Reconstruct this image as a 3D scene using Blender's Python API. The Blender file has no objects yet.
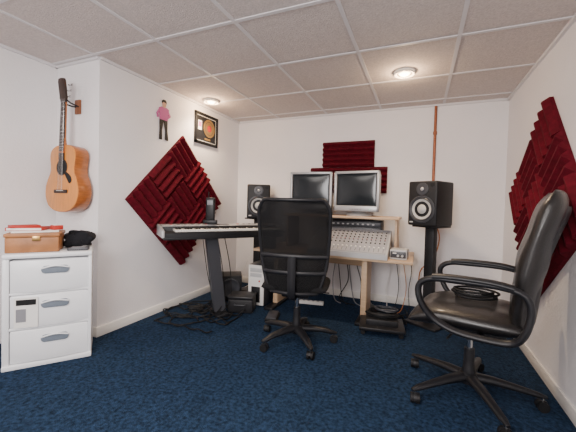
import bpy, bmesh, math, random
from mathutils import Matrix, Vector
random.seed(5)
SC=bpy.context.scene
COL=SC.collection
pi=math.pi
def R(a,ax): return Matrix.Rotation(math.radians(a),4,ax)
def T(x,y,z): return Matrix.Translation((x,y,z))

# ---------------------------------------------------------------- materials
_m={}
def mat(name,col,rough=.5,metal=0.,bump=0.,bscale=60.,var=0.,vscale=10.,emit=None,estr=1.,stretch=None,coat=0.,detail=4.,alpha=1.,spec=.5):
    if name in _m: return _m[name]
    m=bpy.data.materials.new(name); m.use_nodes=True
    nt=m.node_tree; N=nt.nodes; L=nt.links
    b=N['Principled BSDF']
    b.inputs['Base Color'].default_value=(*col,1); b.inputs['Roughness'].default_value=rough
    b.inputs['Metallic'].default_value=metal; b.inputs['Alpha'].default_value=alpha
    b.inputs['Specular IOR Level'].default_value=spec
    if coat: b.inputs['Coat Weight'].default_value=coat; b.inputs['Coat Roughness'].default_value=.15
    tc=N.new('ShaderNodeTexCoord'); mp=N.new('ShaderNodeMapping')
    L.new(tc.outputs['Object'],mp.inputs['Vector'])
    if stretch: mp.inputs['Scale'].default_value=stretch
    if var:
        n=N.new('ShaderNodeTexNoise'); n.inputs['Scale'].default_value=vscale; n.inputs['Detail'].default_value=detail
        L.new(mp.outputs[0],n.inputs['Vector'])
        r=N.new('ShaderNodeValToRGB'); r.color_ramp.elements[0].position=.3; r.color_ramp.elements[1].position=.7
        r.color_ramp.elements[0].color=(*[c*(1-var) for c in col],1)
        r.color_ramp.elements[1].color=(*[min(1,c*(1+var)) for c in col],1)
        L.new(n.outputs['Fac'],r.inputs[0]); L.new(r.outputs[0],b.inputs['Base Color'])
    if bump:
        n=N.new('ShaderNodeTexNoise'); n.inputs['Scale'].default_value=bscale; n.inputs['Detail'].default_value=3
        L.new(mp.outputs[0],n.inputs['Vector'])
        bp=N.new('ShaderNodeBump'); bp.inputs['Strength'].default_value=bump; bp.inputs['Distance'].default_value=.01
        L.new(n.outputs['Fac'],bp.inputs['Height']); L.new(bp.outputs[0],b.inputs['Normal'])
    if emit:
        b.inputs['Emission Color'].default_value=(*emit,1); b.inputs['Emission Strength'].default_value=estr
    _m[name]=m; return m

WALL=mat('wall_paint',(.85,.82,.82),.6,bump=.25,bscale=70,var=.015,vscale=3)
CARP=mat('carpet_blue',(.0135,.030,.063),.95,bump=1.,bscale=160,var=.6,vscale=55,detail=8,spec=.1)
CEIL=mat('ceiling_tile',(.64,.575,.545),.9,bump=.5,bscale=120,var=.12,vscale=90,detail=8)
GRID=mat('ceiling_grid',(.72,.70,.71),.5)
WHITE=mat('white_trim',(.80,.77,.72),.45)
FOAM=mat('foam_burgundy',(.095,.004,.011),.95,bump=.3,bscale=250,var=.25,vscale=30,spec=.15)
BLK=mat('black_plastic',(.010,.010,.012),.42,bump=.05,bscale=200,spec=.35)
BLK2=mat('black_satin',(.014,.014,.016),.5,var=.2,vscale=20,spec=.3)
RUB=mat('black_rubber',(.006,.006,.007),.6,spec=.3)
LEA=mat('black_leather',(.008,.007,.007),.35,bump=.22,bscale=130,coat=.2,spec=.4)
MESH=mat('black_fabric',(.010,.010,.011),.8,bump=.8,bscale=350,var=.4,vscale=120,spec=.2)
MESHA=mat('black_mesh_fabric',(.009,.009,.010),.8,bump=.8,bscale=350,var=.4,vscale=120,alpha=.84,spec=.2)
DGREY=mat('dark_grey_plastic',(.04,.042,.05),.4)
MGREY=mat('mid_grey_plastic',(.22,.22,.24),.45)
LGREY=mat('light_grey_plastic',(.48,.48,.48),.45)
MIXG=mat('mixer_face',(.34,.34,.36),.45)
SILV=mat('silver_plastic',(.42,.42,.43),.35,metal=.3)
CHROME=mat('chrome',(.6,.6,.6),.2,metal=1.)
WOODL=mat('beech_laminate',(.58,.40,.25),.45,var=.10,vscale=6,stretch=(1,12,12))
COPP=mat('copper_brown_pipe',(.30,.10,.045),.4,metal=.35,var=.2,vscale=8,stretch=(1,1,4))
WOODD=mat('brown_wood',(.22,.08,.035),.6,var=.3,vscale=8,stretch=(10,10,1))
SPRUCE=mat('amber_spruce',(.60,.22,.035),.3,var=.14,vscale=12,stretch=(14,1,1),coat=.3)
MAHO=mat('mahogany_side',(.36,.11,.025),.3,var=.25,vscale=9,stretch=(2,2,8),coat=.4)
DWOOD=mat('rosewood',(.03,.013,.008),.5,var=.3,vscale=20)
PLASW=mat('white_storage_plastic',(.76,.77,.79),.3,var=.02,vscale=4)
HGREY=mat('grey_handle',(.16,.19,.23),.4)
CRTG=mat('crt_glass',(.016,.02,.024),.16,spec=.35)
IVORY=mat('ivory_key',(.75,.73,.68),.3)
LEATB=mat('tan_case',(.32,.13,.045),.5,var=.2,vscale=14,bump=.1,bscale=80)
PAPER=mat('paper_white',(.75,.73,.7),.7)
REDP=mat('red_print',(.45,.03,.02),.6)
CONE=mat('speaker_cone',(.48,.47,.45),.5,var=.1,vscale=30)
GOLD=mat('gold_disc',(.50,.30,.10),.3,metal=.8)
PINK=mat('pink_shirt',(.50,.10,.28),.7)
SKIN=mat('skin_print',(.6,.33,.22),.6)
ORNG=mat('orange_cable',(.5,.18,.05),.5)
BULB=mat('lamp_bulb',(1,.9,.75),.4,emit=(1,.80,.52),estr=14.)
ALU=mat('lamp_reflector',(.75,.66,.55),.25,metal=.6)
CAPB=mat('black_cloth',(.010,.010,.013),.85,bump=.4,bscale=60,spec=.2)
LEDG=mat('led_green',(.1,.6,.2),.4,emit=(.1,.9,.3),estr=1.)

# ---------------------------------------------------------------- mesh builder
def rrect(w,h,r,n=4):
    p=[]
    for cx,cy,a0 in ((w/2-r,h/2-r,0),(-w/2+r,h/2-r,90),(-w/2+r,-h/2+r,180),(w/2-r,-h/2+r,270)):
        for k in range(n+1):
            a=math.radians(a0+90*k/n); p.append((cx+r*math.cos(a),cy+r*math.sin(a)))
    return p
def catmull(P,n=8,closed=False):
    P=[Vector(p) for p in P]; out=[]
    m=len(P); rng=range(m) if closed else range(m-1)
    for i in rng:
        if closed: a,b,c,d=P[(i-1)%m],P[i],P[(i+1)%m],P[(i+2)%m]
        else: a,b,c,d=P[max(i-1,0)],P[i],P[i+1],P[min(i+2,m-1)]
        for k in range(n):
            t=k/n
            out.append(.5*((2*b)+(c-a)*t+(2*a-5*b+4*c-d)*t*t+(3*b-a-3*c+d)*t**3))
    if not closed: out.append(P[-1])
    return out
def lerp_tab(tab,v):
    v=max(0,min(1,v))
    for (a,x),(b,y) in zip(tab,tab[1:]):
        if v<=b: 
            t=(v-a)/(b-a) if b>a else 0; t=max(0,min(1,t)); return x+(y-x)*t
    return tab[-1][1]
class B:
    def __init__(s): s.bm=bmesh.new(); s.mats=[]
    def add(s,t,M,m,smooth=True,ang=35):
        if m not in s.mats: s.mats.append(m)
        i=s.mats.index(m)
        bmesh.ops.recalc_face_normals(t,faces=t.faces)
        for f in t.faces: f.material_index=i; f.smooth=smooth
        for e in t.edges:
            if len(e.link_faces)==2 and e.calc_face_angle(0)>math.radians(ang): e.smooth=False
        if M is not None: t.transform(M)
        me=bpy.data.meshes.new('t'); t.to_mesh(me); t.free(); s.bm.from_mesh(me); bpy.data.meshes.remove(me)
        return s
    def box(s,size,loc,m,bev=0.,M=None,seg=2):
        t=bmesh.new(); bmesh.ops.create_cube(t,size=1); bmesh.ops.scale(t,vec=size,verts=t.verts)
        if bev: bmesh.ops.bevel(t,geom=list(t.edges),offset=bev,segments=seg,profile=.5,affect='EDGES')
        bmesh.ops.translate(t,vec=loc,verts=t.verts)
        return s.add(t,M,m)
    def cyl(s,r,h,M,m,r2=None,seg=24):
        t=bmesh.new(); bmesh.ops.create_cone(t,cap_ends=True,segments=seg,radius1=r,radius2=r if r2 is None else r2,depth=h)
        return s.add(t,M,m)
    def lathe(s,prof,M,m,seg=32):
        t=bmesh.new(); rings=[]
        for r,z in prof:
            if r<1e-5: rings.append([t.verts.new((0,0,z))])
            else: rings.append([t.verts.new((r*math.cos(2*pi*k/seg),r*math.sin(2*pi*k/seg),z)) for k in range(seg)])
        for a,b in zip(rings,rings[1:]):
            for k in range(seg):
                k2=(k+1)%seg
                if len(a)==1 and len(b)==1: continue
                if len(a)==1: t.faces.new((a[0],b[k],b[k2]))
                elif len(b)==1: t.faces.new((a[k],a[k2],b[0]))
                else: t.faces.new((a[k],a[k2],b[k2],b[k]))
        return s.add(t,M,m)
    def prism(s,pts,th,M,m,bev=0.):
        t=bmesh.new(); vs=[t.verts.new((p[0],p[1],0)) for p in pts]; f=t.faces.new(vs)
        g=bmesh.ops.extrude_face_region(t,geom=[f]); bmesh.ops.translate(t,vec=(0,0,th),verts=[e for e in g['geom'] if isinstance(e,bmesh.types.BMVert)])
        if bev: bmesh.ops.bevel(t,geom=[e for e in t.edges if abs(e.verts[0].co.z-e.verts[1].co.z)<1e-6],offset=bev,segments=2,profile=.5,affect='EDGES')
        return s.add(t,M,m)
    def loft(s,secs,m,M=None,cap=True):
        t=bmesh.new(); rs=[[t.verts.new(p) for p in sec] for sec in secs]; n=len(rs[0])
        for a,b in zip(rs,rs[1:]):
            for k in range(n): t.faces.new((a[k],a[(k+1)%n],b[(k+1)%n],b[k]))
        if cap: t.faces.new(rs[0][::-1]); t.faces.new(rs[-1])
        return s.add(t,M,m)
    def tube(s,P,r,m,seg=8,closed=False,flat=(1,1),M=None,up=(0,0,1)):
        P=[Vector(p) for p in P]; n=len(P); t=bmesh.new(); rings=[]
        up=Vector(up); prev=None
        for i,p in enumerate(P):
            if closed: d=P[(i+1)%n]-P[(i-1)%n]
            else: d=P[min(i+1,n-1)]-P[max(i-1,0)]
            if d.length<1e-9: d=Vector((0,0,1))
            d.normalize()
            a=(up if prev is None else prev); a=a-d*a.dot(d)
            if a.length<1e-3: a=Vector((1,0,0))-d*d.x
            if a.length<1e-3: a=Vector((0,1,0))-d*d.y
            a.normalize(); prev=a; b=d.cross(a)
            rr=r[i] if isinstance(r,(list,tuple)) else r
            rings.append([t.verts.new(p+a*(rr*flat[0]*math.cos(2*pi*k/seg))+b*(rr*flat[1]*math.sin(2*pi*k/seg))) for k in range(seg)])
        for i in range(n if closed else n-1):
            a,b=rings[i],rings[(i+1)%n]
            for k in range(seg): t.faces.new((a[k],a[(k+1)%seg],b[(k+1)%seg],b[k]))
        if not closed: t.faces.new(rings[0][::-1]); t.faces.new(rings[-1])
        return s.add(t,M,m,ang=60)
    def slab(s,fp,th,m,nu=18,nv=22,ee=6,M=None):
        t=bmesh.new(); F=[];K=[]
        def pt(u,v): return Vector(fp(u,v))
        for j in range(nv+1):
            w=math.sin(pi/2*(2*j/nv-1)); v=(w+1)/2; rf=[];rk=[]
            for i in range(nu+1):
                u=math.sin(pi/2*(2*i/nu-1)); e=1e-3
                du=pt(u+e,v)-pt(u-e,v); dv=pt(u,v+e)-pt(u,v-e); n=du.cross(dv); n.normalize()
                k=math.sqrt(max(0,1-abs(u)**ee))*math.sqrt(max(0,1-abs(w)**ee)); h=th(u,v)*k/2
                c=pt(u,v); rf.append(t.verts.new(c+n*h)); rk.append(t.verts.new(c-n*h))
            F.append(rf);K.append(rk)
        for G in (F,K):
            for j in range(nv):
                for i in range(nu): t.faces.new((G[j][i],G[j][i+1],G[j+1][i+1],G[j+1][i]))
        bmesh.ops.remove_doubles(t,verts=t.verts,dist=1e-5)
        return s.add(t,M,m,ang=80)
    def obj(s,name,parent=None,label=None,cat=None,loc=(0,0,0),rot=(0,0,0),group=None,kind=None):
        me=bpy.data.meshes.new(name); s.bm.to_mesh(me); s.bm.free()
        for m in s.mats: me.materials.append(m)
        o=bpy.data.objects.new(name,me); COL.objects.link(o)
        o.location=loc; o.rotation_euler=rot
        if parent: o.parent=parent
        meta(o,label,cat,group,kind); return o
def meta(o,label=None,cat=None,group=None,kind=None):
    if label:o['label']=label
    if cat:o['category']=cat
    if group:o['group']=group
    if kind:o['kind']=kind
def root(name,loc,rz,label,cat,group=None):
    o=bpy.data.objects.new(name,None); COL.objects.link(o); o.empty_display_size=.1
    o.location=loc; o.rotation_euler=(0,0,math.radians(rz)); meta(o,label,cat,group); return o
def dup(o,parent,loc,rot=(0,0,0)):
    c=o.copy(); COL.objects.link(c); c.parent=parent; c.location=loc; c.rotation_euler=rot; return c

# ---------------------------------------------------------------- room
XL,XA,XR,YB,YJ,YF,H=-2.248,-2.746,.750,3.60,1.635,-1.7,2.12
def sbox(name,lo,hi,m,bev=0):
    c=[(a+b)/2 for a,b in zip(lo,hi)]; d=[b-a for a,b in zip(lo,hi)]
    return B().box(d,(0,0,0),m,bev).obj(name,loc=c,kind='structure')
sbox('floor',(XA-.1,YF-.1,-.1),(XR+.1,YB+.1,0),CARP)
sbox('ceiling',(XA-.1,YF-.1,H),(XR+.1,YB+.1,H+.1),CEIL)
sbox('wall_back',(XL,YB,0),(XR+.1,YB+.1,H),WALL)
sbox('wall_right',(XR,YF,0),(XR+.1,YB,H),WALL)
sbox('wall_left',(XA-.1,YJ,0),(XL,YB+.1,H),WALL)
sbox('wall_alcove',(XA-.1,YF,0),(XA,YJ,H),WALL)
sbox('wall_front',(XA-.1,YF-.1,0),(XR+.1,YF,H),WALL)
sbox('baseboard_left',(XL,YJ-.012,0),(XL+.012,YB,.075),WHITE,.003)
sbox('baseboard_alcove',(XA,YJ-.012,0),(XL,YJ,.075),WHITE,.003)
sbox('baseboard_back',(XL+.012,YB-.012,0),(XR,YB,.075),WHITE,.003)
sbox('baseboard_right',(XR-.012,YF,0),(XR,YB-.012,.075),WHITE,.003)
n=1
for x in (-1.65,-1.04,-.43,.187):
    sbox('trim_%d'%n,(x-.012,YF,H-.005),(x+.012,YB,H-.0005),GRID); n+=1
sbox('trim_%d'%n,(XL-.012,YF,H-.005),(XL+.012,YB,H-.0005),GRID); n+=1
for k in range(-5,4):
    y=1.59+.61*k
    sbox('trim_%d'%n,(XA if y<YJ else XL,y-.012,H-.0055),(XR,y+.012,H-.0006),GRID); n+=1
for a in ((XL,YB-.02,H-.02,XR,YB,H),(XR-.02,YF,H-.02,XR,YB,H),(XL,YJ,H-.02,XL+.02,YB,H),(XA,YJ-.02,H-.02,XL,YJ,H),(XA,YF,H-.02,XA+.02,YJ,H)):
    sbox('trim_%d'%n,a[:3],a[3:],GRID); n+=1
B().cyl(.014,1.15,T(0,0,0),COPP,seg=20).cyl(.019,.03,T(0,0,.30),COPP,seg=20).obj('trim_%d'%n,loc=(.115,YB-.016,1.525),kind='structure'); n+=1

# ---------------------------------------------------------------- ceiling lamps
for lx,ly in ((-2.06,2.74),(-.15,2.65)):
    r=root('recessed_light',(lx,ly,H-.03),0,'round warm recessed ceiling spotlight with white trim ring','ceiling light','recessed ceiling lights')
    B().lathe([(.058,.024),(.058,.012),(.075,.006),(.082,.014),(.082,.029),(.058,.029)],None,WHITE).obj('trim_ring',r)
    B().lathe([(.0,.0),(.02,.001),(.035,.006),(.044,.016),(.046,.028),(0,.028)],None,BULB).obj('bulb',r)
    B().lathe([(.047,.012),(.058,.012),(.058,.028),(.047,.028)],None,ALU).obj('reflector',r)

# ---------------------------------------------------------------- foam
def foam_tile(w,h,nw,depth=.055):
    b=B(); t=bmesh.new()
    prof=[(-.001,-h/2)]
    st=h/nw
    for k in range(nw):
        z=-h/2+k*st
        prof+=[(-.022,z+.001),(-depth,z+st*.42),(-depth,z+st*.58),(-.022,z+st-.001)]
    prof.append((-.001,h/2))
    a=[t.verts.new((-w/2,y,z)) for y,z in prof]; c=[t.verts.new((w/2,y,z)) for y,z in prof]
    m=len(a)
    for k in range(m): t.faces.new((a[k],a[(k+1)%m],c[(k+1)%m],c[k]))
    t.faces.new(a); t.faces.new(c[::-1])
    b.add(t,None,FOAM,smooth=False); return b
def foam_set(center,wallrot,ang,side,nside,label,group):
    s=side/nside; first=None
    for i in range(nside):
        for j in range(nside):
            lx=(i-(nside-1)/2)*s; lz=(j-(nside-1)/2)*s
            M=Matrix.Translation(center)@R(wallrot,'Z')@R(ang,'Y')@T(lx,0,lz)@R(90 if (i+j)%2 else 0,'Y')
            if first is None: o=foam_tile(s-.002,s-.002,4).obj('acoustic_foam_tile',label=label,cat='foam panel',group=group); first=o
            else: o=first.copy(); COL.objects.link(o)
            o.matrix_world=M
foam_set((XL+.001,2.52,1.06),90,45,.93,3,'burgundy ridged acoustic foam tile on the wall behind the keyboard','foam tiles in the diamond behind the keyboard')
foam_set((XR-.001,2.56,1.09),-90,52,.98,3,'burgundy ridged acoustic foam tile on the wall beside the leather chair','foam tiles in the diamond beside the leather chair')
ft=None
for x,z in ((-.927,1.64),(-.632,1.64),(-1.068,1.345),(-.779,1.345),(-.490,1.345)):
    if ft is None: o=foam_tile(.293,.293,5).obj('acoustic_foam_tile',label='burgundy ridged acoustic foam tile on the wall above the monitors',cat='foam panel',group='foam tiles above the monitors'); ft=o
    else: o=ft.copy(); COL.objects.link(o)
    o.location=(x,YB-.001,z)

# ---------------------------------------------------------------- guitar
g=root('acoustic_guitar',(-2.475,1.555,.95),0,'amber acoustic guitar hanging from a hook on the wall','guitar')
g.rotation_euler=(math.radians(-1.6),0,0)
tab=[(0,0),(.055,.004),(.11,.02),(.155,.05),(.183,.10),(.192,.15),(.186,.20),(.165,.25),(.143,.29),(.136,.325),(.139,.36),(.146,.40),(.146,.435),(.13,.47),(.09,.495),(.04,.503)]
half=[(x,z) for x,z in tab]
out=[Vector((x,z,0)) for x,z in half]+[Vector((-x,z,0)) for x,z in half[::-1] if x>0]
out=[(p.x,p.y) for p in catmull(out,4,True)]
MF=R(90,'X')
B().prism(out,.10,MF@T(0,0,-.05),MAHO,.004).obj('body',g)
top=[(x*.985,(z-.25)*.985+.25) for x,z in out]
B().prism(top,.004,T(0,-.049,0)@MF,SPRUCE,.001).obj('soundboard',g)
B().cyl(.052,.003,T(0,-.0545,.335)@R(90,'X'),RUB,seg=40).lathe([(.052,0),(.062,0),(.062,.002),(.052,.002)],T(0,-.0535,.335)@R(90,'X'),DWOOD,40).obj('sound_hole',g)
pg=catmull([(.02,.275,0),(.05,.28,0),(.10,.25,0),(.115,.215,0),(.09,.195,0),(.06,.23,0),(.035,.262,0)],5,True)
B().prism([(p.x,p.y) for p in pg],.002,T(0,-.0535,0.02)@MF,RUB).obj('pickguard',g)
B().box((.15,.010,.026),(0,-.058,.155),DWOOD,.004).box((.075,.006,.003),(0,-.064,.160),IVORY).obj('bridge',g)
B().loft([[(a*w/2,y0+b*.5*d,z) for a,b in ((1,-1),(1,.4),(.5,1),(-.5,1),(-1,.4),(-1,-1))] for z,w,d,y0 in ((.44,.056,.05,-.040),(.50,.056,.03,-.046),(.55,.052,.022,-.05),(.80,.044,.02,-.05),(.82,.046,.018,-.05))],MAHO).obj('neck',g)
fb=B().loft([[(a*w/2,-.060+b*.004,z) for a,b in ((1,-1),(1,1),(-1,1),(-1,-1))] for z,w in ((.385,.057),(.82,.044))],DWOOD)
for k in range(14):
    zz=.155+.665*2**(-k/12.)
    if zz>.39: fb.box((.052,.002,.0022),(0,-.0645,zz),CHROME)
fb.obj('fretboard',g)
hs=[(-.024,0),(.024,0),(.036,.03),(.037,.15),(.03,.17),(0,.175),(-.03,.17),(-.037,.15),(-.036,.03)]
B().prism(hs,.016,T(0,-.046,.82)@R(8,'X')@MF,DWOOD,.002).obj('headstock',g)
pegm=None
for sx in(-1,1):
    for k in range(3):
        loc=(sx*.042,-.05+.006*k,.86+k*.045)
        if pegm is None:
            b=B().cyl(.003,.03,R(90,'Y'),CHROME,seg=10).box((.012,.008,.018),(sx*.014,0,0),CHROME,.003).cyl(.005,.012,T(-sx*.014,-.004,0)@R(90,'X'),CHROME,seg=12)
            pegm=b.obj('tuning_peg',g,loc=loc)
        else: dup(pegm,g,loc,(0,0,0) if sx<0 else (0,pi,0))
sb=B()
for k in range(6):
    x=(k-2.5)
    sb.tube([(x*.0105,-.066,.158),(x*.0072,-.068,.82),(x*.009,-.058,.87+.02*(k%3))],.0007,CHROME,seg=4)
sb.obj('strings',g)
hk=B().box((.06,.015,.11),(0,-.008,0),WOODD,.004).tube([(-.012,-.01,0),(-.026,-.04,0),(-.034,-.085,.005),(-.034,-.115,.02)],.006,RUB).tube([(.012,-.01,0),(.026,-.04,0),(.034,-.085,.005),(.034,-.115,.02)],.006,RUB)
hk.obj('guitar_hanger',label='dark wall hook with padded arms holding the guitar',cat='wall hook',loc=(-2.475,YJ-.001,1.765))

# ---------------------------------------------------------------- framed record
f=root('framed_record',(XL+.002,2.905,1.69),90,'black framed gold record with red label','framed record')
b=B(); W,Hh=.40,.34
for sz,lc in (((W,.02,.028),(0,-.01,.014)),((W,.02,.028),(0,-.01,Hh-.014)),((.028,.02,Hh),(-W/2+.014,-.01,Hh/2)),((.028,.02,Hh),(W/2-.014,-.01,Hh/2))): b.box(sz,lc,RUB,.003)
b.obj('frame',f)
b=B().box((W-.05,.006,Hh-.05),(0,-.004,Hh/2),BLK2)
for sz,lc in (((W-.06,.002,.005),(0,-.0075,.035)),((W-.06,.002,.005),(0,-.0075,Hh-.035)),((.005,.002,Hh-.07),(-W/2+.032,-.0075,Hh/2)),((.005,.002,Hh-.07),(W/2-.032,-.0075,Hh/2))): b.box(sz,lc,PAPER)
b.obj('backing_board',f)
B().cyl(.10,.004,T(.045,-.010,.19)@R(90,'X'),GOLD,seg=48).lathe([(.07,0),(.073,.001),(.076,0)],T(.045,-.0118,.19)@R(90,'X'),DGREY,48).obj('record_disc',f)
B().cyl(.036,.002,T(.045,-.0128,.19)@R(90,'X'),REDP,seg=32).obj('disc_label',f)
B().box((.06,.002,.10),(-.115,-.008,.20),PAPER).box((.045,.002,.05),(-.115,-.0092,.21),PINK).obj('photo_card',f)
B().box((.10,.002,.02),(.02,-.008,.065),GOLD).obj('plaque',f)

# ---------------------------------------------------------------- flat cut-out figure
c=B(); MM=R(90,'X')
def pz(pts,m,th=.006): c.prism([(x,z) for x,z in pts],th,MM,m)
pz([(-.055,0),(-.02,0),(-.02,.015),(-.022,.09),(-.005,.185),(-.052,.19),(-.05,.09)],RUB)
pz([(.018,.005),(.055,.0),(.058,.012),(.045,.09),(.045,.19),(-.005,.19),(.018,.09)],RUB)
pz([(-.052,.185),(.045,.185),(.05,.24),(.06,.295),(.03,.305),(-.03,.305),(-.06,.29),(-.052,.235)],PINK,.007)
pz([(.055,.295),(.06,.27),(.085,.235),(.05,.205),(.045,.218),(.06,.235),(.04,.262)],PINK,.008)
pz([(-.055,.29),(-.035,.27),(-.07,.235),(-.065,.20),(-.08,.195),(-.09,.235)],PINK,.008)
pz([(-.012,.30),(.012,.30),(.022,.325),(.022,.345),(.01,.36),(-.01,.36),(-.022,.345),(-.02,.325)],SKIN,.008)
pz([(-.024,.34),(-.012,.35),(.02,.348),(.026,.34),(.026,.362),(.01,.375),(-.014,.373),(-.027,.36)],RUB,.009)
c.obj('cutout_figure',label='flat cut-out of a person in pink shirt and black trousers',cat='wall decoration',loc=(XL+.001,2.275,1.625),rot=(0,0,pi/2))

# ---------------------------------------------------------------- storage drawers
cw,cd,ch=.46,.34,.71
CX,CY=-2.277,1.336
cab=root('storage_cart',(CX,CY,0),53.13,'white plastic three-drawer storage cart with grey handles','drawer unit')
b=B().box((cw,cd,.03),(0,0,ch-.015),PLASW,.010).box((cw,cd,.03),(0,0,.015),PLASW,.006)
b.box((.035,cd-.02,ch-.05),(-cw/2+.018,.0,ch/2),PLASW,.006).box((.02,cd-.02,ch-.05),(cw/2-.012,.0,ch/2),PLASW,.004).box((cw-.03,.01,ch-.05),(0,cd/2-.012,ch/2),PLASW)
for z in (.245,.462): b.box((cw-.02,cd-.03,.016),(0,.0,z),PLASW,.004)
b.obj('body',cab)
for k in range(3):
    hh=.200; z0=.034+k*.217; n_=14; hwd=.199
    t=B()
    front=[(-hwd+2*hwd*i/n_, -.150-.022*math.cos((i/n_-.5)*pi*.9)) for i in range(n_+1)]
    poly=front+[(hwd,.13),(-hwd,.13)]
    t.prism(poly,hh,None,PLASW,.006)
    d=t.obj('drawer',cab,loc=(.008,0,z0))
    h=B().prism(rrect(.145,.048,.023,6),.006,T(.025,-.171,.138)@R(90,'X'),HGREY,.002).tube(catmull([(-.045,-.176,.147),(.025,-.186,.162),(.095,-.176,.147)],6),.005,PLASW)
    h.obj('handle',d,label='grey oval handle')
    if k==1:
        B().prism(rrect(.12,.185,.003),.0015,T(-.12,-.169,.097)@R(-8,'Z')@R(90,'X'),PAPER).prism(rrect(.10,.035,.002),.001,T(-.12,-.1705,.160)@R(-8,'Z')@R(90,'X'),RUB)\
         .prism(rrect(.05,.08,.002),.001,T(-.145,-.1685,.08)@R(-8,'Z')@R(90,'X'),MGREY).prism(rrect(.04,.02,.002),.001,T(-.088,-.1735,.11)@R(-8,'Z')@R(90,'X'),RUB).prism(rrect(.04,.02,.002),.001,T(-.088,-.1735,.06)@R(-8,'Z')@R(90,'X'),MGREY).obj('sticker',d,label='black and white product sticker')
def oncab(x,y,z):
    a=math.radians(53.13); return (CX+x*math.cos(a)-y*math.sin(a),CY+x*math.sin(a)+y*math.cos(a),z)
cr=math.radians(53.13)
bx=root('storage_case',oncab(-.085,-.01,ch),51,'tan brown case with a flat lid on the drawer cart','case')
B().box((.27,.24,.095),(0,0,.0485),LEATB,.006).obj('body',bx)
B().box((.28,.25,.025),(0,0,.109),LEATB,.006).obj('lid',bx)
B().box((.04,.008,.03),(0.02,-.127,.09),GOLD,.002).obj('latch',bx)
B().box((.24,.18,.010),(0,0,.005),PAPER,.001).obj('paper_stack',label='loose white papers stacked on the tan case',cat='papers',loc=oncab(-.09,.0,ch+.122),rot=(0,0,cr+.12))
B().box((.19,.15,.020),(0,0,.010),REDP,.001).box((.182,.152,.014),(.003,.0,.010),PAPER).obj('book',label='red-covered book on the papers',cat='book',loc=oncab(-.13,.01,ch+.1325),rot=(0,0,cr-.2))
B().box((.15,.10,.012),(0,0,.006),REDP,.001).obj('folder',label='thin red folder lying on the red-covered book',cat='folder',loc=oncab(-.15,.0,ch+.153),rot=(0,0,cr+.35))
B().box((.06,.05,.03),(0,0,.015),REDP,.004).box((.045,.03,.004),(0,0,.031),PAPER,.001).obj('small_box',label='small red cardboard box beside the papers',cat='box',loc=oncab(.02,.0,ch+.1325),rot=(0,0,cr+.5))
hat=B().slab(lambda u,v:(u*.092*(1-.15*(2*v-1)**2),(v-.5)*.15,.052+.012*math.sin(2.5*u+1)+.006*math.sin(9*u)),lambda u,v:.098+.014*math.sin(7*v+4*u),CAPB,20,20,5).tube(catmull([(-.06,-.03,.095),(-.045,-.05,.118),(.01,-.055,.112),(.05,-.03,.095)],5),.008,CAPB)
hat.obj('handbag',label='small soft black bag with a handle on the drawer cart',cat='bag',loc=oncab(.145,.075,ch),rot=(0,0,cr))
B().box((.12,.06,.02),(0,0,.010),DGREY,.006).box((.08,.03,.003),(0,0,.0212),MGREY,.001).obj('remote_control',label='dark grey remote control at the edge of the drawer cart',cat='remote',loc=oncab(.15,-.10,ch),rot=(0,0,cr-.15))

# ---------------------------------------------------------------- desk
dk=root('studio_desk',(0,0,0),0,'beech laminate studio desk with raised monitor shelf and black feet','desk')
B().box((1.50,.66,.025),(-.79,3.11,.5875),WOODL,.003).obj('worktop',dk)
B().box((1.17,.40,.022),(-.755,3.21,.944),WOODL,.003).obj('monitor_shelf',dk)
sp=B().box((.022,.34,.333),(0,0,0),WOODL,.002).obj('shelf_support',dk,loc=(-1.30,3.24,.7665))
dup(sp,dk,(-.20,3.24,.7665))
lg=B().box((.05,.30,.545),(0,0,0),WOODL,.003).obj('leg_panel',dk,loc=(-.455,3.08,.3025)); dup(lg,dk,(-1.35,3.08,.3025))
ftt=B().box((.09,.60,.03),(0,0,0),BLK,.008).obj('foot',dk,loc=(-.455,3.06,.015)); dup(ftt,dk,(-1.35,3.06,.015))
B().box((.845,.015,.12),(-.9025,3.25,.50),WOODL,.002).obj('rear_panel',dk)

rk=root('rack_unit',(-.62,3.29,.601),0,'black rack audio unit beneath the monitor shelf','audio gear')
B().box((.56,.22,.31),(0,0,.155),BLK2,.004).obj('body',rk)
b=B()
for z in (.215,.27): b.box((.54,.006,.045),(0,-.113,z),DGREY,.002)
for k in range(9): b.box((.022,.006,.014),(-.20+k*.05,-.118,.27),LGREY,.002)
b.obj('front_panel',rk)
kn=B().cyl(.010,.016,R(90,'X'),LGREY,seg=14).obj('knob',rk,loc=(-.20,-.124,.215))
for k in range(1,8): dup(kn,rk,(-.20+k*.057,-.124,.215))

mx=root('mixing_console',(-.60,2.955,.601),0,'light grey mixing console with rows of knobs and faders','mixer')
mw=.72
side=[(-.20,0),(.19,0),(.19,.215),(.16,.228),(-.20,.045)]
MS=T(-mw/2,0,0)@Matrix(((0,0,1,0),(1,0,0,0),(0,1,0,0),(0,0,0,1)))
B().prism(side,mw,MS,LGREY,.004).obj('body',mx)
rise=.183; ang=math.degrees(math.atan2(rise,.36))
MP=T(0,-.20,.045)@R(ang,'X')
B().box((mw-.03,.385,.004),(0,.20,.003),MIXG,.001,MP).obj('faceplate',mx)
kb=B().cyl(.0062,.013,T(0,0,.0065),RUB,r2=.005,seg=10).cyl(.0035,.002,T(0,0,.014),PAPER,seg=8)
kbr=B().cyl(.0062,.013,T(0,0,.0065),MGREY,r2=.005,seg=10).cyl(.004,.002,T(0,0,.014),REDP,seg=8)
def mploc(x,y,z=.005): return (MP@Vector((x,y,z)))
rx=(math.radians(ang),0,0)
k0=kb.obj('knob',mx,loc=mploc(-.32,.155),rot=rx)
k1=kbr.obj('knob',mx,loc=mploc(-.32,.155+.045),rot=rx)
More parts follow.
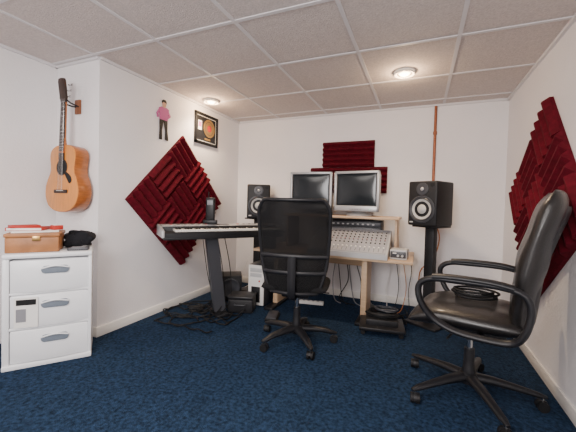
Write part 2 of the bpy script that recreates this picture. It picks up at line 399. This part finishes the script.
for i in range(17):
    for j in range(5):
        if i==0 and j<2: continue
        dup(k1 if j in(1,) else k0,mx,mploc(-.32+i*.040,.155+j*.045),rx)
f0=B().box((.003,.09,.002),(0,0,0),RUB).box((.013,.020,.012),(0,.01,.006),PAPER,.002).obj('fader',mx,loc=mploc(-.32,.07),rot=rx)
for i in range(1,17): dup(f0,mx,mploc(-.32+i*.040,.07),rx)

itf=root('audio_interface',(-.155,2.93,.601),-4,'small white box with dark front panel on the desk','audio gear')
B().box((.14,.16,.085),(0,0,.0425),LGREY,.006).obj('body',itf)
B().box((.125,.004,.055),(0,-.082,.0425),DGREY,.001).box((.03,.004,.01),(-.03,-.085,.055),PAPER).obj('front_panel',itf)
ik=B().cyl(.010,.014,R(90,'X'),LGREY,seg=14).obj('knob',itf,loc=(.035,-.09,.035)); dup(ik,itf,(.0,-.09,.035))

# ---------------------------------------------------------------- monitors
def monitor(loc,rz,label):
    r=root('computer_monitor',loc,rz,label,'monitor','monitors on the shelf')
    b=B(); w,z0,z1=.445,.045,.435; h=z1-z0; d=.045; y=.0
    bw=.026
    b.box((w,d,.055),(0,y,z0+.0275),SILV,.008).box((w,d,bw),(0,y,z1-bw/2),SILV,.008)
    for s in(-1,1): b.box((bw,d,h),(s*(w/2-bw/2),y,z0+h/2),SILV,.008)
    b.obj('bezel',r)
    sw,sh=w-2*bw+.01,h-.055-bw+.01; zc=z0+.055+(h-.055-bw)/2
    def fp(u,v): return (u*sw/2,-.004-.012*(1-u*u)*(1-(2*v-1)**2)+.006,zc+(v-.5)*sh)
    B().slab(fp,lambda u,v:.012,CRTG,14,14,20).obj('screen',r)
    secs=[]
    for yy,ww,hh,cz in ((.0,w-.012,h-.012,z0+h/2),(.10,w-.03,h-.03,z0+h/2),(.24,w*.74,h*.76,z0+h*.48),(.36,w*.56,h*.6,z0+h*.44),(.375,w*.5,h*.54,z0+h*.44)):
        secs.append([(x,yy+.01,cz+z) for x,z in rrect(ww,hh,.02)])
    B().loft(secs,LGREY).obj('housing',r)
    B().lathe([(0,0),(.13,0),(.135,.012),(.12,.022),(.07,.03),(.06,.07),(0,.07)],T(0,.13,0),LGREY).obj('stand',r)
    bt=B().box((.014,.006,.006),(0,0,0),MGREY,.001).obj('button',r,loc=(-.05,-.024,z0+.02))
    for k in range(1,5): dup(bt,r,(-.05+k*.025,-.024,z0+.02))
    B().box((.008,.006,.004),(.14,-.024,z0+.022),LEDG).obj('power_light',r)
    return r
monitor((-1.045,3.08,.956),4,'grey boxy computer monitor with dark screen behind the mesh chair')
monitor((-.575,3.06,.956),-6,'grey boxy computer monitor with dark screen above the mixer')

# ---------------------------------------------------------------- speakers
def speaker(loc,rz,label):
    r=root('studio_speaker',loc,rz,label,'speaker','studio speakers')
    w,d,h=.265,.29,.39
    B().box((w,d,h),(0,0,h/2),BLK2,.014,seg=3).obj('cabinet',r)
    MW=T(0,-d/2-.001,.145)@R(90,'X')
    B().lathe([(.118,-.01),(.118,.006),(.108,.008),(.102,.004),(.096,.010),(.088,.004)],MW,DGREY,40).obj('surround',r)
    B().lathe([(.09,.004),(.045,-.006),(.04,0),(.036,.004),(.02,.012),(0,.014)],MW,CONE,40).obj('woofer_cone',r)
    MT=T(0,-d/2-.001,.32)@R(90,'X')
    B().lathe([(.055,-.006),(.055,.003),(.05,.005),(.028,.001),(.016,.002),(.012,.009),(0,.013)],MT,DGREY,32).lathe([(.016,.004),(.010,.010),(0,.013)],MT@T(0,0,.001),SILV,24).obj('tweeter',r)
    B().cyl(.018,.004,T(.09,-d/2-.001,.355)@R(90,'X'),RUB).obj('port',r)
    B().box((.03,.003,.012),(-.095,-d/2-.001,.03),LGREY).obj('badge',r)
    return r
def stand(loc,rz,hh,label):
    r=root('speaker_stand',loc,rz,label,'speaker stand','speaker stands')
    B().box((.30,.32,.022),(0,0,.011),BLK,.006).obj('base',r)
    B().box((.085,.07,hh-.038),(0,0,.022+(hh-.038)/2),BLK2,.008).obj('post',r)
    B().box((.24,.24,.016),(0,0,hh-.008),BLK,.004).obj('top_plate',r)
speaker((.085,3.10,.896),-30,'black two-way studio speaker on the tall black stand')
stand((.10,3.12,0),-30,.895,'tall black speaker stand beside the desk')
speaker((-1.79,3.34,.881),28,'black two-way studio speaker behind the keyboard')
stand((-1.80,3.36,0),0,.88,'tall black speaker stand behind the keyboard')

# ---------------------------------------------------------------- keyboard + stand
ka=math.degrees(math.atan2(.796,.605)); KL=1.15
ks=root('keyboard_stand',(-1.94,1.98,0),ka,'dark grey keyboard stand with a slanted panel leg','keyboard stand')
B().box((KL-.02,.28,.022),(KL/2,.15,.737),BLK,.004).obj('tray',ks)
B().loft([[(x+dx,.13+dy,z) for dx,dy in ((-.055,-.03),(.055,-.03),(.055,.03),(-.055,.03))] for x,z in ((.53,.03),(.44,.726))],DGREY).obj('leg',ks)
B().box((.06,.16,.123),(1.05,.13,.6625),DGREY,.003).obj('support_block',ks)
B().box((.12,.26,.03),(0,0,0),BLK,.01).obj('foot',ks,loc=(.53,.13,.015))
kb=root('synthesizer_keyboard',(-1.94,1.98,.749),ka,'silver and black synthesizer keyboard on the slanted-leg stand','keyboard')
prof=[(0,0),(.30,0),(.30,.085),(.285,.092),(.155,.080),(.150,.045),(.01,.045),(0,.035)]
MS2=Matrix(((0,0,1,0),(1,0,0,0),(0,1,0,0),(0,0,0,1)))
B().prism(prof,KL,MS2,BLK,.002).obj('body',kb)
ek=B().prism([(-.003,0),(.303,0),(.303,.088),(.285,.096),(.15,.084),(.01,.062),(-.003,.045)],.022,MS2,SILV,.003).obj('end_cheek',kb,loc=(-.012,0,0)); dup(ek,kb,(KL-.008,0,0))
pa=math.atan2(.012,.13)
pb=B().box((KL-.03,.118,.003),(KL/2,.061,0),SILV,.001).box((.12,.05,.003),(KL*.5,.065,.002),CRTG)
for k in range(16):
    if abs(k-7.5)>1.6: pb.box((.022,.012,.004),(.10+k*.0635,.04,.003),LGREY,.001).box((.022,.012,.004),(.10+k*.0635,.08,.003),REDP if k%5==0 else DGREY,.001)
pb.obj('control_panel',kb,loc=(0,.158,.083),rot=(pa,0,0))
nw=42; wk0=(KL-.14)/nw
wk=B().box((wk0-.0015,.138,.018),(0,0,0),IVORY,.0015).obj('white_key',kb,loc=(.11,.079,.054))
for i in range(1,nw): dup(wk,kb,(.11+i*wk0,.079,.054))
bk=None
for i in range(nw-1):
    if i%7 in (0,1,3,4,5):
        l=(.11+(i+.5)*wk0,.104,.068)
        if bk is None: bk=B().box((.012,.088,.014),(0,0,0),RUB,.002).obj('black_key',kb,loc=l)
        else: dup(bk,kb,l)
def onkb(x,y,z):
    a=math.radians(ka); return (-1.94+x*math.cos(a)-y*math.sin(a),1.98+x*math.sin(a)+y*math.cos(a),z)
ph=root('cordless_phone',onkb(.46,.25,.843),ka-30,'black cordless phone standing in its cradle on the keyboard','phone')
B().box((.13,.060,.04),(0,0,.020),BLK,.008).obj('cradle',ph)
B().box((.085,.042,.22),(0,0,.145),BLK,.012,seg=3).box((.055,.004,.045),(0,-.0215,.205),MGREY,.001).obj('handset',ph)
B().tube([(-.02,.005,.25),(-.02,.005,.31)],.006,RUB).obj('antenna',ph)

# ---------------------------------------------------------------- pc tower, subwoofer
pc=root('computer_tower',(-1.53,2.98,0),2,'white and black computer tower beneath the desk','computer')
B().box((.18,.28,.42),(0,.0,.215),DGREY,.008).obj('case',pc)
B().box((.176,.02,.41),(0,-.145,.215),PAPER,.008).box((.13,.006,.04),(0,-.156,.37),LGREY,.002).box((.13,.006,.04),(0,-.156,.32),LGREY,.002).box((.10,.006,.16),(0,-.156,.12),BLK,.003).obj('front_panel',pc)
B().cyl(.009,.006,T(.04,-.157,.26)@R(90,'X'),REDP,seg=16).obj('power_button',pc)
sw=root('subwoofer',(-1.89,2.92,0),ka-20,'small black subwoofer cube on the carpet beneath the keyboard','speaker')
B().box((.24,.24,.26),(0,0,.146),BLK2,.01).obj('cabinet',sw)
B().lathe([(.10,-.006),(.10,.004),(.09,.007),(.08,.002),(.03,-.0),(0,.01)],T(0,-.121,.15)@R(90,'X'),DGREY).obj('driver',sw)
s4=B().cyl(.015,.016,None,RUB).obj('foot',sw,loc=(-.1,-.1,.008))
for p in((.1,-.1,.008),(.1,.1,.008),(-.1,.1,.008)): dup(s4,sw,p)
eq=root('equipment_case',(-1.58,2.66,0),18,'low black equipment case on the carpet beside the computer','case')
B().box((.24,.20,.13),(0,0,.066),BLK2,.012).obj('body',eq)
B().box((.245,.205,.03),(0,0,.146),BLK,.010).obj('lid',eq)
B().tube(catmull([(-.05,-.101,.09),(-.045,-.118,.085),(.045,-.118,.085),(.05,-.101,.09)],5),.006,DGREY).obj('handle',eq)
pdl=root('foot_pedal',(-1.22,2.60,0),15,'black foot pedal on the carpet beneath the desk','pedal')
B().box((.11,.20,.024),(0,0,.012),RUB,.004).obj('base',pdl)
B().box((.09,.17,.014),(0,0,.031),DGREY,.004,M=R(4,'X')).obj('treadle',pdl)
ad=root('power_adapter',(-1.98,2.46,0),40,'black power adapter brick lying among the floor cables','power adapter')
B().box((.13,.06,.04),(0,0,.021),RUB,.008).obj('brick',ad)
B().tube(catmull([(.065,0,.02),(.12,.02,.012),(.16,-.04,.008),(.14,-.12,.008)],5),.004,RUB).obj('cord',ad)

# ---------------------------------------------------------------- swivel bases
def caster_mesh():
    b=B()
    for s in(-1,1): b.cyl(.027,.018,T(0,s*.014,.027)@R(90,'X'),RUB,seg=20)
    hood=[(.031*math.cos(a),.031*math.sin(a)) for a in [pi*k/10 for k in range(-1,10)]]
    b.prism(hood,.012,T(0,.006,.027)@R(90,'X'),BLK)
    b.cyl(.007,.04,T(0,0,.06),CHROME,seg=10)
    return b
def swivel(r,angs,Rr,th=1.):
    base=B().lathe([(0,.075),(.045,.075),(.05,.09),(.048,.125),(.035,.135),(0,.135)],None,BLK).obj('base',r)
    lg=None;cs=None
    for a in angs:
        ar=math.radians(a)
        if lg is None:
            P=[(.03,0,.108),(.12,0,.106),(.22,0,.095),(Rr-.02,0,.080),(Rr+.02,0,.074)]
            lg=B().tube(P,[.030*th,.027*th,.022*th,.018*th,.010],BLK,seg=10,flat=(.75,1)).obj('leg',base,rot=(0,0,ar))
            cs=caster_mesh().obj('caster',base,loc=(Rr*math.cos(ar),Rr*math.sin(ar),0),rot=(0,0,ar+1))
        else:
            dup(lg,base,(0,0,0),(0,0,ar)); dup(cs,base,(Rr*math.cos(ar),Rr*math.sin(ar),0),(0,0,ar+random.uniform(0,3)))
    B().cyl(.027,.14,T(0,0,.20),BLK2,seg=20).cyl(.015,.14,T(0,0,.32),CHROME,seg=16).lathe([(.034,.13),(.036,.14),(.030,.16),(.027,.2)],None,BLK).obj('gas_lift',r)

mc=root('office_chair',(-.845,2.24,0),11.6,'black mesh-back swivel office chair at the desk','chair')
swivel(mc,[95-11.6,167-11.6,239-11.6,311-11.6,23-11.6],.29,1.2)
B().box((.20,.24,.04),(0,-.01,.395),BLK,.012).tube([(.08,.03,.39),(.24,.03,.385)],.005,BLK).obj('mechanism',mc)
B().slab(lambda u,v:(u*.245*(1-.06*(2*v-1)**2),-.215+v*.46,.455-.03*max(0,v-.7)/.3+.008*u*u),lambda u,v:.075,MESH,16,16,7).obj('seat',mc)
hw=[(0,.165),(.1,.20),(.3,.230),(.6,.246),(.85,.250),(.93,.24),(1,.205)]
def mback(u,v):
    y=-.235 - .085*max(v,0)**1.3 +.02*math.sin(v*pi) +.045*u*u
    return (u*lerp_tab(hw,v),y,.435+.65*v)
B().slab(mback,lambda u,v:.010,MESHA,20,26,12).obj('backrest',mc)
ring=[mback(-1,v/12) for v in range(13)]+[mback(-1+2*k/8,1) for k in range(1,8)]+[mback(1,1-v/12) for v in range(13)]+[mback(1-2*k/8,0) for k in range(1,8)]
B().tube(catmull(ring,2,True),.013,BLK,closed=True).obj('back_frame',mc)
bb=B()
for vv in (.22,.40):
    bb.tube([tuple(Vector(mback(-1+2*k/10,vv))+Vector((0,-.008,0))) for k in range(11)],.011,BLK,flat=(1.3,.5))
bb.tube(catmull([(0,-.08,.39),(0,-.22,.395),(0,-.275,.45),(0,-.285,.58),(0,-.288,.70)],6),.020,BLK,flat=(.5,1.4)).obj('back_support',mc)

RZ=77
lc=root('office_chair',(.285,2.03,0),RZ,'black leather high-back swivel chair with looped armrests','chair')
swivel(lc,[a-RZ for a in (217,145,73,1,-71)],.345,1.1)
B().box((.22,.30,.045),(0,-.02,.395),BLK,.012).tube([(-.08,.06,.39),(-.25,.08,.385)],.006,BLK).obj('mechanism',lc)
B().slab(lambda u,v:(u*.262*(1-.05*(2*v-1)**2),-.25+v*.53,.475-.045*max(0,(v-.65)/.35)**2+.012*u*u),lambda u,v:.115*(1-.06*math.cos(u*7)),LEA,22,22,5).obj('seat',lc)
hw2=[(0,.20),(.15,.235),(.4,.262),(.75,.262),(.9,.245),(.97,.215),(1,.185)]
def lback(u,v):
    return (u*lerp_tab(hw2,v),-.235-.13*v+.03*math.sin(v*pi*1.0)+.04*u*u,.445+.71*v)
B().slab(lback,lambda u,v:(.105+.012*math.sin(v*pi*5)),LEA,22,34,5).obj('backrest',lc)
B().slab(lambda u,v:(u*.20*(1-.2*v),-.275-.125*v+.03*math.sin(v*pi)+.03*u*u,.48+.60*v),lambda u,v:.03,BLK,14,14,8).obj('back_shell',lc)
loopP=[(-.235,.50),(-.255,.60),(-.23,.675),(-.14,.70),(.04,.70),(.16,.692),(.215,.65),(.205,.57),(.15,.49),(.05,.445),(-.08,.435),(-.19,.445)]
for s in(-1,1):
    b=B().tube(catmull([(s*(.30-(.02 if z<.5 else 0)),y,z) for y,z in loopP],6,True),.016,BLK,seg=12,closed=True,flat=(1,1.5),up=(0,1,0))
    b.tube([(s*.28,-.06,.432),(s*.18,-.06,.40),(s*.05,-.06,.395)],.014,BLK)
    a=b.obj('armrest',lc)
    B().tube(catmull([(s*.30,-.19,.702),(s*.30,-.10,.714),(s*.30,.06,.714),(s*.30,.15,.706)],6),.025,BLK,seg=12,flat=(.6,1.15),up=(0,0,1)).obj('arm_pad',a)

# ---------------------------------------------------------------- cables and clutter
def cable(pts,label,r=.004,m=RUB,group=None,n=6,name='cable'):
    return B().tube(catmull(pts,n),r,m,seg=6).obj(name,label=label,cat='cable',group=group)
def coil(cx,cy,z,rad,turns):
    P=[]
    for k in range(turns*10):
        a=2*pi*k/10; rr=rad*(1+random.uniform(-.18,.18))
        P.append((cx+rr*math.cos(a)+.01*math.sin(k*.7),cy+rr*.8*math.sin(a),z+.004+.0018*k*.35))
    return P
for i in range(12):
    P=[]; x,y=random.uniform(-2.05,-1.75),random.uniform(2.2,2.5); a=random.uniform(0,6)
    for k in range(12):
        P.append((x,y,.006+.003*i*(k%2)+.003)); a+=random.uniform(-.2,1.1); x+=.085*math.cos(a); y+=.085*math.sin(a)
        x=min(max(x,-2.2),-1.5); y=min(max(y,2.05),2.8)
    cable(P,'black cable tangled on the carpet under the keyboard',.006,RUB,'tangled floor cables')
for i in range(4):
    x=-1.78+.045*i
    cable([(x-.05,2.35+.05*i,.73),(x-.03,2.4+.06*i,.4),(x,2.45+.03*i,.12),(x-.03,2.35,.01),(x-.12,2.3,.01)],'black cable hanging from the keyboard to the carpet',.004,RUB,'hanging keyboard cables')
for i in range(7):
    x=-.90+.075*i
    cable([(x,3.46,.57),(x+random.uniform(-.05,.05),3.50,.42),(x+random.uniform(-.08,.08),3.48,.22),(x+random.uniform(-.05,.1),3.42,.02),(x+.15,3.30,.01)],'black cable hanging behind the desk' if i%3 else 'grey cable hanging behind the desk',.005,RUB if i%3 else MGREY,'cables hanging behind the desk')
for i in range(4):
    x=-.30+.07*i
    cable([(x,3.46,.575),(x+.03,3.5,.40),(x+.06*math.sin(i),3.45,.2),(x+.02,3.3,.03),(x-.05,3.2,.012)],['white','black','orange','black'][i]+' thin cable hanging beside the desk leg',.0035,[PAPER,RUB,ORNG,RUB][i],'cables beside the desk leg')
cable([(.12,3.56,.96),(.145,3.55,.9),(.19,3.52,.75),(.14,3.48,.55),(.02,3.45,.4),(.03,3.4,.15),(.1,3.38,.01)],'orange-brown cable running down behind the speaker stand',.006,ORNG)
cable([(-1.98,3.5,.01),(-2.0,3.3,.02),(-1.95,3.35,.3),(-1.9,3.5,.6),(-1.85,3.57,.8)],'white cable in the corner behind the keyboard',.004,PAPER)
for i in range(5):
    P=[]; x,y=random.uniform(-.25,.0),random.uniform(2.95,3.2); a=random.uniform(0,6)
    for k in range(9):
        P.append((x,y,.007+.004*i*(k%2))); a+=random.uniform(-.2,1.2); x+=.07*math.cos(a); y+=.07*math.sin(a)
        x=min(max(x,-.4),-.08); y=min(max(y,2.98),3.4)
    cable(P,'black cable lying on the carpet beside the speaker stand',.005,RUB,'floor cables beside the speaker stand')
pd=root('floor_pedestal',(-.27,2.76,0),8,'low black pedestal box on casters holding coiled cables','pedestal')
B().box((.36,.30,.028),(0,0,.052),BLK,.006).box((.26,.20,.05),(0,.02,.089),BLK2,.008).obj('platform',pd)
q=B().cyl(.018,.03,R(90,'X'),RUB,seg=16).box((.014,.02,.02),(0,0,.015),BLK).obj('caster',pd,loc=(-.15,-.12,.018))
for p in((.15,-.12,.018),(.15,.12,.018),(-.15,.12,.018)): dup(q,pd,p)
B().tube(catmull(coil(-.27,2.79,.118,.11,5),3),.008,RUB,seg=6).obj('cable',label='coiled black cable on the low pedestal',cat='cable')
B().tube(catmull(coil(-.24,2.81,.160,.075,3),3),.006,DGREY,seg=6).obj('cable',label='coiled dark grey cable on top of the black coil',cat='cable')
ps=root('power_strip',(-1.05,3.15,0),10,'white power strip on the carpet under the desk','power strip')
B().box((.30,.05,.035),(0,0,.018),PAPER,.006).obj('body',ps)
so=B().cyl(.014,.004,T(0,0,.036),MGREY,seg=16).obj('socket',ps,loc=(-.11,0,0))
for k in range(1,5): dup(so,ps,(-.11+k*.05,0,0))
P=[]
for k in range(30):
    a=2*pi*k/10; P.append((.31+.11*math.cos(a)*(1+.1*math.sin(k)),2.10+.09*math.sin(a),.545+.0016*k))
B().tube(catmull(P,3),.007,RUB,seg=6).obj('cable',label='coiled black cable resting on the leather seat',cat='cable')

# ---------------------------------------------------------------- lights
def area(name,loc,rot,size,power,col=(1,1,1),sy=None):
    l=bpy.data.lights.new(name,'AREA'); l.size=size; l.energy=power; l.color=col
    if sy: l.shape='RECTANGLE'; l.size_y=sy
    o=bpy.data.objects.new(name,l); COL.objects.link(o); o.location=loc; o.rotation_euler=[math.radians(a) for a in rot]; return o
area('flash_bounce_fill',(-.9,.2,H-.05),(0,0,0),1.4,54,(1,.93,.88))  # added area lamp standing in for flash bounced off the ceiling, no fixture here
area('flash_light',(-.5,-1.3,1.5),(88,0,12),1.0,82,(1,.96,.95))
for lx,ly,p in ((-2.06,2.74,9),(-.15,2.65,8)):
    l=bpy.data.lights.new('pot_light','POINT'); l.energy=p*.8; l.color=(1,.68,.40); l.shadow_soft_size=.03
    o=bpy.data.objects.new('pot_light',l); COL.objects.link(o); o.location=(lx,ly,H-.09)
    l=bpy.data.lights.new('pot_spot','SPOT'); l.energy=p*5.5; l.color=(1,.76,.52); l.spot_size=math.radians(130); l.spot_blend=.8; l.shadow_soft_size=.05
    o=bpy.data.objects.new('pot_spot',l); COL.objects.link(o); o.location=(lx,ly,H-.06)
w=bpy.data.worlds.new('world'); SC.world=w; w.use_nodes=True; w.node_tree.nodes['Background'].inputs[0].default_value=(.8,.85,1,1); w.node_tree.nodes['Background'].inputs[1].default_value=.3

# ---------------------------------------------------------------- camera
cam=bpy.data.cameras.new('camera'); co=bpy.data.objects.new('camera',cam); COL.objects.link(co)
cam.sensor_width=36; cam.lens=314/576*36; cam.shift_y=-4.3/576; cam.clip_start=.02
co.matrix_world=T(0,0,1.06)@R(22.8,'Z')@R(90-1.5,'X')@R(1.5,'Z')
SC.camera=co
